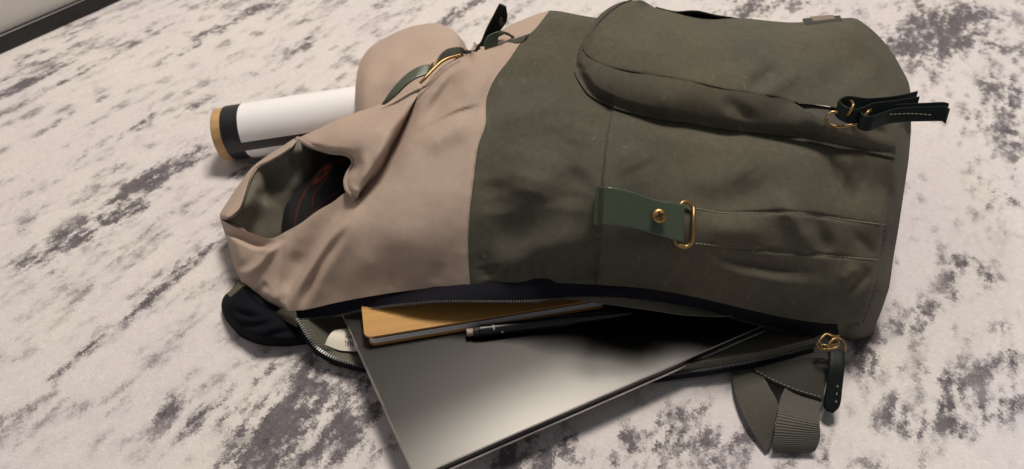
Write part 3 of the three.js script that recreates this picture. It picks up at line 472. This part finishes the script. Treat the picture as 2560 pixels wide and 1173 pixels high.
// ---------------------------------------------------------------- leather side strap, rivet, ring, stitching
{
  const at = (l) => l.map(([x, y, o]) => onBody(x, y, o));
  const st = bagPart('leather_strap', slab(at([[1510, 470, .001], [1501, 468, .006], [1502, 468, .016], [1518, 467, .021], [1566, 475, .018], [1636, 498, .013], [1682, 506, .011], [1712, 511, .008]]), at([[1506, 563, .001], [1496, 564, .006], [1497, 564, .016], [1514, 563, .021], [1550, 565, .018], [1616, 579, .013], [1682, 599, .011], [1708, 604, .008]]), .0034, 60, new V3(0, .7, .7)), M.leather, bag, 'green leather strap riveted to the side');
  const c = onBody(1648, 540, .015), n = new V3(0.05, .75, .66).normalize(), m = new THREE.Matrix4().lookAt(n, new V3(), new V3(0, 1, 0)).setPosition(c);
  const rv = bagPart('rivet', new THREE.LatheGeometry([[0, .0026], [.003, .0025], [.0046, .0021], [.0056, .0013], [.0059, .0003], [.0058, -.001]].map(([x, y]) => new THREE.Vector2(x, y)), 32).rotateX(Math.PI / 2).applyMatrix4(m), M.brass, st);
  const star = new THREE.Shape(); for (let k = 0; k < 8; k++) { const a = k * Math.PI / 4 + 0.25, r = k % 2 ? .0016 : .0042; k ? star.lineTo(Math.cos(a) * r, Math.sin(a) * r) : star.moveTo(Math.cos(a) * r, Math.sin(a) * r); }
  const hole = new THREE.Path(); hole.absarc(0, 0, .0009, 0, 6.283, true); star.holes.push(hole);
  bagPart('star_emblem', new THREE.ExtrudeGeometry(star, { depth: .0006, bevelEnabled: false, curveSegments: 10 }).translate(0, 0, .0024).applyMatrix4(m), mat([0.05, 0.03, 0.012], 0.5, { metalness: 0.6 }), rv);
  bagPart('d_ring', tube([[1704, 509, .0065], [1720, 506, .0065], [1732, 516, .006], [1734, 545, .006], [1733, 585, .006], [1729, 607, .006], [1716, 617, .0065], [1700, 615, .007], [1690, 607, .005], [1696, 560, .004]].map(([x, y, o]) => onBody(x, y, o)), .0018, true, 120), M.brass, bag, 'brass ring at the end of the leather strap');
  for (const l of [[[1742, 522], [1810, 533], [1890, 533], [1965, 530], [2050, 540], [2130, 552], [2211, 562]], [[1742, 609], [1830, 618], [1950, 628], [2080, 640], [2193, 650]]])
    bagPart('stitching', along(smooth(l, 16).map(([x, y]) => onBody(x, y, .0003)), .0036, () => new THREE.BoxGeometry(.0009, .0007, .0026)), M.thread, bag).userData.kind = 'stuff';
  bagPart('stitching', along(smooth(SEAM_R.slice(0, 6), 16).map(([x, y]) => onBody(x - 1, y, .0002)), .0042, () => new THREE.BoxGeometry(.0007, .0006, .0024)), M.dark, bag).userData.kind = 'stuff';
}
// zip pulls of the front pocket
{
  const drop = new V3(-.002, -.011, .006);
  const pull = (list, label, h0, h1) => { const A = list.map(([x, y], i) => onH(x, y, h0 + (h1 - h0) * clamp((x - 2100) / 280, 0, 1))); return slab(A, A.map((p) => p.clone().add(drop)), .0019, 90); };
  const sl = bagPart('zip_slider', capped(px3([[2106, 297, .19], [2103, 287, .194], [2084, 280, .196], [2072, 286, .194], [2066, 297, .19], [2074, 310, .187], [2093, 317, .186], [2112, 316, .186], [2136, 311, .187], [2148, 308, .187]]), .0013), M.brass, pocket);
  bagPart('ring', capped(px3([[2106, 297, .19], [2116, 291, .196], [2126, 279, .202], [2133, 265, .206], [2131, 256, .205], [2127, 253, .2]]), .0012), M.brass, sl);
  bagPart('ring', capped(px3([[2150, 312, .186], [2153, 303, .192], [2160, 292, .198], [2170, 280, .202], [2177, 275, .2]]), .0012), M.brass, sl);
  bagPart('puller', pull([[2296, 228], [2251, 238], [2200, 244], [2167, 245], [2124, 240], [2110, 244], [2102, 252], [2113, 264], [2136, 272], [2155, 267], [2181, 257], [2230, 251], [2296, 241]], '', .203, .2), M.darkLeather, sl, 'upper folded dark leather zip puller');
  bagPart('puller', pull([[2372, 259], [2366, 256], [2321, 257], [2251, 260], [2189, 263], [2167, 270], [2157, 279], [2162, 287], [2175, 290], [2195, 284], [2223, 274], [2251, 269], [2321, 266], [2368, 267], [2376, 272]], '', .201, .198), M.darkLeather, sl, 'lower folded dark leather zip puller with stitching');
  bagPart('stitching', along(px3([[2226, 283, .197], [2275, 281, .197], [2322, 284, .196]]).map((p) => p.add(new V3(0, 0, .002))), .0036, () => new THREE.BoxGeometry(.0006, .0006, .0022)), M.thread, sl).userData.kind = 'stuff';
}
// badge on the pocket
{
  const tl = (x, y, o) => ray(x, y, tLid(x, y) - o);
  const bd = bagPart('badge', slab([[2007, 46], [2055, 41], [2100, 38]].map(([x, y]) => tl(x, y, .012)), [[2015, 61], [2060, 56], [2107, 51]].map(([x, y]) => tl(x, y, .003)), .002, 12, new V3(0, 1, 0)), mat([0.03, 0.034, 0.026], 0.5), pocket, 'leather patch with a small metal plate');
  bagPart('plate', slab([[2026, 41], [2082, 36]].map(([x, y]) => tl(x, y, .0145)), [[2034, 52], [2088, 46]].map(([x, y]) => tl(x, y, .0075)), .0018, 6, new V3(0, 1, 0)), mat([0.62, 0.48, 0.36], 0.4, { metalness: 1 }), bd);
  bagPart('carry_handle', slab(px3([[1640, 16, .19], [1690, 27, .195], [1740, 25, .202], [1790, 36, .198], [1850, 45, .19]]), px3([[1645, 26, .18], [1690, 40, .18], [1745, 46, .18], [1800, 50, .18], [1850, 52, .18]]), .003, 20, new V3(0, 1, .5)), M.darkLeather, bag, 'dark grab loop behind the front pocket');
}
// closing strap across the roll-top
{
  const st = bagPart('closing_strap', slab(px3([[952, 262, .142], [979, 222, .155], [1016, 184, .164], [1048, 165, .168], [1070, 160, .168], [1086, 161, .166]]), px3([[962, 262, .142], [992, 234, .155], [1014, 211, .162], [1040, 194, .165], [1066, 185, .165], [1082, 176, .164]]), .0025, 40, new V3(0, .6, .8)), M.leather, bag, 'green leather closing strap curving over the roll-top');
  bagPart('buckle', capped(px3([[1052, 206, .165], [1064, 194, .168], [1076, 181, .17], [1101, 157, .173], [1118, 147, .174], [1150, 138, .173]]), .0016), M.brass, st);
  bagPart('buckle_prong', capped(px3([[1074, 172, .168], [1082, 158, .172], [1086, 152, .173]]), .001), M.brass, st);
  bagPart('webbing', slab(px3([[1090, 164, .166], [1101, 138, .17], [1118, 122, .172], [1149, 117, .172], [1160, 121, .17]]), px3([[1103, 162, .162], [1113, 149, .164], [1127, 141, .166], [1146, 138, .166], [1159, 134, .165]]), .002, 24, new V3(0, 1, .4)), M.webbing, st);
  bagPart('webbing', slab(px3([[1158, 125, .17], [1200, 124, .172], [1245, 111, .178], [1280, 98, .182], [1322, 84, .186]]), px3([[1158, 135, .166], [1200, 137, .169], [1249, 117, .176], [1280, 112, .179], [1306, 104, .182]]), .002, 24, new V3(0, 1, .4)), M.webbing, st);
  bagPart('keeper', slab(px3([[1215, 137, .172], [1210, 112, .182], [1217, 91, .189], [1238, 80, .192], [1262, 80, .189], [1282, 93, .18]]), px3([[1248, 122, .174], [1243, 105, .182], [1247, 91, .187], [1256, 87, .188], [1268, 89, .185], [1283, 98, .179]]), .0022, 40), M.leather, st);
  const tip = bagPart('strap_tip', slab(px3([[1176, 137, .168], [1200, 105, .178], [1217, 74, .19], [1233, 41, .203], [1247, 12, .215]]), px3([[1188, 136, .168], [1216, 112, .176], [1250, 80, .186], [1268, 50, .199], [1265, 20, .212]]), .0045, 30, new V3(0, .4, 1)), M.darkLeather, st, 'black leather strap tip standing up');
  bagPart('stud', new THREE.SphereGeometry(.0035, 16, 10).scale(.6, 1.4, .6).translate(...onH(1253, 54, .199).toArray()), mat([0.09, 0.045, 0.02], 0.4, { metalness: 0.5 }), tip);
}
// shoulder strap pad under the bag at the left
{
  const PAD = [[612, 700], [593, 702], [580, 722], [559, 742], [553, 766], [562, 796], [580, 820], [600, 841], [630, 856], [669, 865], [714, 868], [775, 867], [797, 876]];
  const tPad = surface({ pts: [[593, 702, .03], [553, 766, .024], [580, 820, .02], [630, 856, .017], [714, 868, .015], [800, 868, .008], [620, 770, .036], [680, 820, .03], [750, 840, .018], [700, 770, .028], [745, 805, .018], [780, 850, .012]], wrinkle: .007, folds: [[.004, 9, 9, [[570, 770], [620, 790], [660, 790]]], [.004, 9, 9, [[585, 815], [640, 815], [690, 805]]], [.003, 9, 9, [[640, 850], [690, 835], [740, 825]]], [.003, 8, 8, [[610, 730], [640, 760], [690, 790]]]], edges: [[.022, 26, rev(rev(PAD)).slice().reverse()]] });
  const pad = bagPart('shoulder_strap', mergeGeometries([sheet(outline(PAD, [[797, 876], [775, 848], [752, 812]], [[752, 812], [720, 770], [660, 730], [612, 700]]), tPad, 6), skirt(rev(PAD), tPad, (u) => [0.2, -0.5], 0.02, 0.006, 0.3)]), M.black, bag, 'black padded shoulder strap under the left end');
  bagPart('edge_binding', slab([[610, 698], [596, 702], [582, 719], [566, 735]].map(([x, y]) => ray(x, y, tPad(x, y) - .003)), [[622, 712], [606, 716], [592, 728], [575, 742]].map(([x, y]) => ray(x, y, tPad(x, y) - .003)), .002, 16, new V3(0, 1, .3)), M.olive, pad);
}

// ---------------------------------------------------------------- pouch inside the mouth
{
  const N = 256, cv = document.createElement('canvas'); cv.width = cv.height = N; const x = cv.getContext('2d');
  x.fillStyle = '#0b1016'; x.fillRect(0, 0, N, N); x.strokeStyle = '#4a180e'; x.lineWidth = 8; x.lineCap = 'round';
  x.beginPath(); x.moveTo(66, 250); x.bezierCurveTo(70, 190, 84, 150, 110, 96); x.stroke();
  x.beginPath(); x.moveTo(128, 200); x.bezierCurveTo(112, 150, 150, 140, 168, 92); x.stroke();
  x.fillStyle = '#702810'; x.beginPath(); x.ellipse(142, 84, 46, 20, -0.95, 0, 6.3); x.fill(); x.fillStyle = '#120a0a'; x.beginPath(); x.ellipse(140, 86, 18, 7, -0.95, 0, 6.3); x.fill(); x.lineWidth = 12; x.strokeStyle = '#602410'; x.beginPath(); x.moveTo(180, 40); x.lineTo(214, 4); x.stroke();
  x.strokeStyle = '#4c120d'; x.lineWidth = 7; x.beginPath(); x.moveTo(105, 250); x.bezierCurveTo(130, 220, 180, 190, 240, 120); x.stroke();
  const t = new THREE.CanvasTexture(cv); t.colorSpace = THREE.SRGBColorSpace; t.wrapS = t.wrapT = THREE.MirroredRepeatWrapping;
  const P = [[826, 379], [795, 424], [757, 458], [735, 488], [715, 512], [707, 550], [708, 590]];
  const tP = surface({ pts: [[826, 379, .075], [757, 458, .055], [707, 550, .035], [790, 470, .06], [840, 420, .07], [880, 420, .06], [760, 540, .04], [830, 500, .055], [720, 600, .02]], edges: [[.014, 14, rev(P)]] });
  const g = mergeGeometries([sheet(outline(P, [[708, 590], [800, 560], [885, 490]], [[885, 490], [896, 430], [880, 390], [826, 379]]), tP, 6), skirt(P, tP, [-0.3, -0.3], 0.012, 0.012, 0.3)]);
  const b = ray(790, 470, tP(790, 470)), p = g.attributes.position, uv = []; for (let i = 0; i < p.count; i++) uv.push((p.getX(i) + .195) / .068, (p.getZ(i) + .665) / -.0 || 0);
  // cloth coordinates: metres across and up the pouch
  const q0 = ray(707, 560, tP(707, 560)), ux = ray(880, 560, tP(880, 520)).sub(q0), uy = ray(707, 385, tP(760, 400)).sub(q0), lx = ux.lengthSq(), ly = uy.lengthSq();
  for (let i = 0; i < p.count; i++) { const v = new V3().fromBufferAttribute(p, i).sub(q0); uv[2 * i] = v.dot(ux) / lx; uv[2 * i + 1] = v.dot(uy) / ly; }
  g.setAttribute('uv', new THREE.Float32BufferAttribute(uv, 2));
  const o = thing('pouch', 'dark navy pouch with orange-red pattern deep inside the bag mouth', 'pouch', [b.x, 0.012, b.z]);
  part('pouch_body', g.translate(-b.x, -.012, -b.z), new THREE.MeshStandardMaterial({ map: t, roughness: .8, side: THREE.DoubleSide }), o);
}

// ---------------------------------------------------------------- laptop
{
  const A = onH(1038, 1186, .034), C = onH(1850, 835, .034), d = C.clone().sub(A).setY(0).normalize(), th = Math.atan2(-d.z, d.x);
  const W = .345, D = .235, R = .006, mid = A.clone().addScaledVector(d, W / 2).add(new V3(-Math.sin(th), 0, -Math.cos(th)).multiplyScalar(D / 2));
  const lap = thing('laptop', 'closed dark silver laptop sliding out of the side opening', 'laptop', [mid.x, 0.018, mid.z], th);
  const rr = (w, h, r) => { const s = new THREE.Shape(), x = -w / 2, y = -h / 2; s.moveTo(x + r, y); s.lineTo(x + w - r, y); s.absarc(x + w - r, y + r, r, -Math.PI / 2, 0); s.lineTo(x + w, y + h - r); s.absarc(x + w - r, y + h - r, r, 0, Math.PI / 2); s.lineTo(x + r, y + h); s.absarc(x + r, y + h - r, r, Math.PI / 2, Math.PI); s.lineTo(x, y + r); s.absarc(x + r, y + r, r, Math.PI, 1.5 * Math.PI); return s; };
  const plate = (w, h, r, y0, y1, bev) => new THREE.ExtrudeGeometry(rr(w - 2 * bev, h - 2 * bev, r), { depth: y1 - y0 - 2 * bev, bevelSize: bev, bevelThickness: bev, bevelSegments: 3, curveSegments: 8 }).rotateX(-Math.PI / 2).translate(0, y0 + bev, 0);
  const grain = dataTex(256, 256, (x, y) => { const k = 0.5 + 0.9 * (noise(x * .8, y * .8) - 0.5); return [k, k, k]; }); grain.repeat.set(1 / .06, 1 / .06);
  const alu = mat([0.052, 0.0515, 0.05], 0.34, { metalness: 1, bumpMap: grain, bumpScale: .00002 }), edge = mat([0.6, 0.58, 0.56], 0.3, { metalness: 1 });
  part('base', plate(W, D, R, 0, .0032, .0007), edge, lap);
  part('keyboard_deck', plate(W - .003, D - .003, R, .0032, .0118, .0004), mat([0.006, 0.006, 0.007], 0.35), lap, 'black gap between lid and base');
  // lid, its front margin turned down slightly
  const rows = [], NX = 90, NZ = 80, drop = (z) => { const e = clamp(1 - (D / 2 - z) / .055, 0, 1); return .0026 * e * e; };
  for (let j = 0; j <= NZ; j++) { const r = [], q = j / NZ, z = -D / 2 + D * (q < .7 ? q : q); for (let i = 0; i <= NX; i++) { let x = -W / 2 + W * i / NX, zz = z; const cx = Math.sign(x) * (W / 2 - R), cz = Math.sign(zz) * (D / 2 - R); if (Math.abs(x) > W / 2 - R && Math.abs(zz) > D / 2 - R) { const dx = x - cx, dz = zz - cz, l = Math.hypot(dx, dz); if (l > R) { x = cx + dx / l * R; zz = cz + dz / l * R; } } r.push(new V3(x, .016 - drop(zz), zz)); } rows.push(r); }
  const top = lattice(rows);
  const lid = part('lid', top, alu, lap);
  const ring = []; for (let j = 0; j <= NZ; j++) ring.push(rows[j][0]); for (let i = 1; i <= NX; i++) ring.push(rows[NZ][i]); for (let j = NZ - 1; j >= 0; j--) ring.push(rows[j][NX]); for (let i = NX - 1; i >= 0; i--) ring.push(rows[0][i]);
  part('lid_edge', lattice([ring.map((p) => p.clone()), ring.map((p) => new V3(p.x * 1.0022, p.y - .0006, p.z * 1.0032)), ring.map((p) => new V3(p.x * 1.0022, .0119, p.z * 1.0032))]), edge, lid);
  for (const x of [-1, 1]) part('rubber_foot', new RoundedBoxGeometry(.05, .007, .012, 2, .002).translate(x * .12, -.0035, D / 2 - .03), M.dark, lap);
}

// ---------------------------------------------------------------- notebook
{
  const h0 = .0342, a = onH(924, 868, h0), b = onH(1176, 826, h0), d = b.clone().sub(a).setY(0).normalize(), th = Math.atan2(-d.z, d.x), W = .215, D = .13, H = .0118;
  const mid = a.clone().addScaledVector(d, W / 2).add(new V3(-Math.sin(th), 0, -Math.cos(th)).multiplyScalar(D / 2));
  const nb = thing('notebook', 'small orange wood-covered notebook lying on the laptop lid', 'notebook', [mid.x, h0, mid.z], th);
  const wood = dataTex(512, 256, (x, y) => { const l = fbm(x / 120, y / 3.2, 3), p = Math.floor(y / 30), k = (0.82 + 0.12 * lat(p, 3)) * (0.86 + 0.28 * l); return [S(0.56 * k), S(0.3 * k * (0.98 + 0.06 * l)), S(0.075 * k)]; }, true); wood.repeat.set(1 / .2, 1 / .11);
  const wm = mat([1, 1, 1], 0.55, { map: wood });
  const rr = (w, h, r) => { const s = new THREE.Shape(), x = -w / 2, y = -h / 2; s.moveTo(x + r, y); s.lineTo(x + w - r, y); s.absarc(x + w - r, y + r, r, -Math.PI / 2, 0); s.lineTo(x + w, y + h - r); s.absarc(x + w - r, y + h - r, r, 0, Math.PI / 2); s.lineTo(x + r, y + h); s.absarc(x + r, y + h - r, r, Math.PI / 2, Math.PI); s.lineTo(x, y + r); s.absarc(x + r, y + r, r, Math.PI, 1.5 * Math.PI); return s; };
  const plate = (w, h, r, y0, y1, bev, dx = 0, dz = 0) => new THREE.ExtrudeGeometry(rr(w - 2 * bev, h - 2 * bev, r), { depth: y1 - y0 - 2 * bev, bevelSize: bev, bevelThickness: bev, bevelSegments: 2, curveSegments: 8 }).rotateX(-Math.PI / 2).translate(dx, y0 + bev, dz);
  part('cover', plate(W, D, .006, 0, .0026, .0004), wm, nb, 'lower orange cover');
  part('pages', mergeGeometries([[.0026, .0045], [.0046, .0065], [.0066, .0086]].map(([p, q], i) => plate(W - .002 - .0004 * i, D - .002 - .0004 * i, .005, p, q, .0002))), mat([0.88, 0.86, 0.88], 0.8), nb);
  part('divider', plate(W - .002, D - .002, .005, .0087, .0092, .0001), mat([0.03, 0.025, 0.03], 0.7), nb);
  part('cover', plate(W, D, .006, .0094, H, .0006, -.003, -.001), wm, nb, 'upper orange cover');
}

// ---------------------------------------------------------------- pen
{
  const R = .0056, a = onH(1196, 829, .034 + R), b = onH(1560, 785, .034 + R), d = b.clone().sub(a).setY(0).normalize();
  const pen = thing('pen', 'black pen with a stubby pale eraser tip, on the laptop beside the notebook', 'pen', [a.x, .0342, a.z], Math.atan2(-d.z, d.x));
  const lathe = (pts, seg = 32) => new THREE.LatheGeometry(pts.map(([r, x]) => new THREE.Vector2(r, x)), seg).rotateZ(-Math.PI / 2).translate(0, R, 0);
  const cv = document.createElement('canvas'); cv.width = 1024; cv.height = 256; const x = cv.getContext('2d'); x.fillStyle = '#0d0d0f'; x.fillRect(0, 0, 1024, 256);
  const bm = mat([0.009, 0.009, 0.01], 0.3);
  const br = part('barrel', lathe([[0, .0005], [.0048, .0005], [R, .0012], [R, .0665], [.0048, .067]]), bm, pen);
  part('eraser', lathe([[0, -.0105], [.003, -.0105], [.0034, -.0098], [.0034, -.0045]]), mat([0.42, 0.33, 0.28], 0.8), pen);
  const kn = []; for (let k = 0; k < 22; k++) kn.push(new THREE.BoxGeometry(.005, .0006, .0006).translate(-.0022, .0047, 0).rotateX(k / 22 * Math.PI * 2).translate(0, R, 0));
  part('knurled_collar', mergeGeometries([lathe([[.0032, -.0048], [.0045, -.0046], [.0046, -.0002], [.0044, .0004]]).toNonIndexed(), ...kn.map((g) => g.toNonIndexed())]), mat([0.03, 0.03, 0.032], 0.5), pen);
  part('grip_band', lathe([[.0048, .067], [.0054, .0675], [.0054, .083], [.0046, .0845]]), mat([0.012, 0.012, 0.012], 0.5), pen);
  part('tip_cone', lathe([[.0042, .0845], [.004, .1], [.0032, .125], [.0014, .138], [0, .1395]]), bm, pen);
  // white print round the barrel
  const txt = document.createElement('canvas'); txt.width = 256; txt.height = 64; const c = txt.getContext('2d'); c.fillStyle = '#101012'; c.fillRect(0, 0, 256, 64); c.fillStyle = '#cfcfc8'; c.font = 'bold 58px sans-serif'; c.fillText('sable', 52, 46);
  const tt = new THREE.CanvasTexture(txt); tt.colorSpace = THREE.SRGBColorSpace;
  const rows = [], nn = 16; for (let j = 0; j <= 1; j++) { const r = []; for (let i = 0; i <= nn; i++) { const q = -0.55 + 1.75 * i / nn; r.push(new V3(.0146 - j * .0028, R + (R + .00012) * Math.cos(q), (R + .00012) * Math.sin(q))); } rows.push(r); }
  const g = lattice(rows), uv = []; for (let j = 0; j <= 1; j++) for (let i = 0; i <= nn; i++) uv.push(i / nn, 1 - j); g.setAttribute('uv', new THREE.Float32BufferAttribute(uv, 2));
  part('printed_word', g, new THREE.MeshStandardMaterial({ map: tt, roughness: .35, side: THREE.DoubleSide }), br);
  part('printed_dot', new THREE.SphereGeometry(.0009, 10, 8).scale(1, 1, .25).translate(.0205, R * 0 + 0, R + .0001).applyMatrix4(new THREE.Matrix4().makeRotationX(-0.25)).translate(0, R, 0), mat([0.6, 0.6, 0.58], 0.5), br);
}

// ---------------------------------------------------------------- bottle
{
  const R = .0325, a = onH(572, 336, R);
  const bt = thing('bottle', 'white insulated bottle with wooden cap lying behind the backpack', 'bottle', [a.x, 0.001, a.z]); bt.rotation.set(0, 0.06, 0.135);
  const lathe = (pts) => new THREE.LatheGeometry(pts.map(([r, x]) => new THREE.Vector2(r, x)), 72).rotateZ(-Math.PI / 2).translate(0, R, 0);
  const wood = dataTex(256, 256, (x, y) => { const k = 0.8 + 0.4 * fbm(x / 3.5, y / 60, 3); return [S(0.52 * k), S(0.33 * k), S(0.145 * k)]; }, true); 
  part('cap', lathe([[0, -.0045], [.0295, -.0045], [.0308, -.0038], [.031, -.002], [.031, .007], [.0305, .0075]]), mat([1, 1, 1], 0.55, { map: wood }), bt, 'pale bamboo cap');
  part('neck_band', lathe([[.0305, .0072], [.032, .0076], [.0323, .0085], [.0323, .013], [.0318, .0134], [.0323, .0138], [.0323, .0165], [.0318, .0169], [.0323, .0173], [.0323, .028], [.032, .0285]]), mat([0.012, 0.012, 0.016], 0.38), bt, 'black grooved band');
  part('body', lathe([[.032, .0283], [.0325, .029], [.0325, .205], [.031, .211], [.026, .213], [0, .213]]), mat([0.9, 0.9, 0.92], 0.3, { clearcoat: 0.3 }), bt);
  const rows = []; for (const x of [.0285, .12, .2]) { const r = []; for (let i = 0; i <= 12; i++) { const q = 1.42 + .36 * i / 12; r.push(new V3(x, R + (R + .0002) * Math.cos(q), (R + .0002) * Math.sin(q))); } rows.push(r); }
  part('stripe', lattice(rows), mat([0.014, 0.014, 0.018], 0.4), bt, 'black stripe along the bottle');
}
scene.traverse((o) => { if (o.isMesh) { o.castShadow = o.receiveShadow = true; } });
renderer.render(scene, camera);
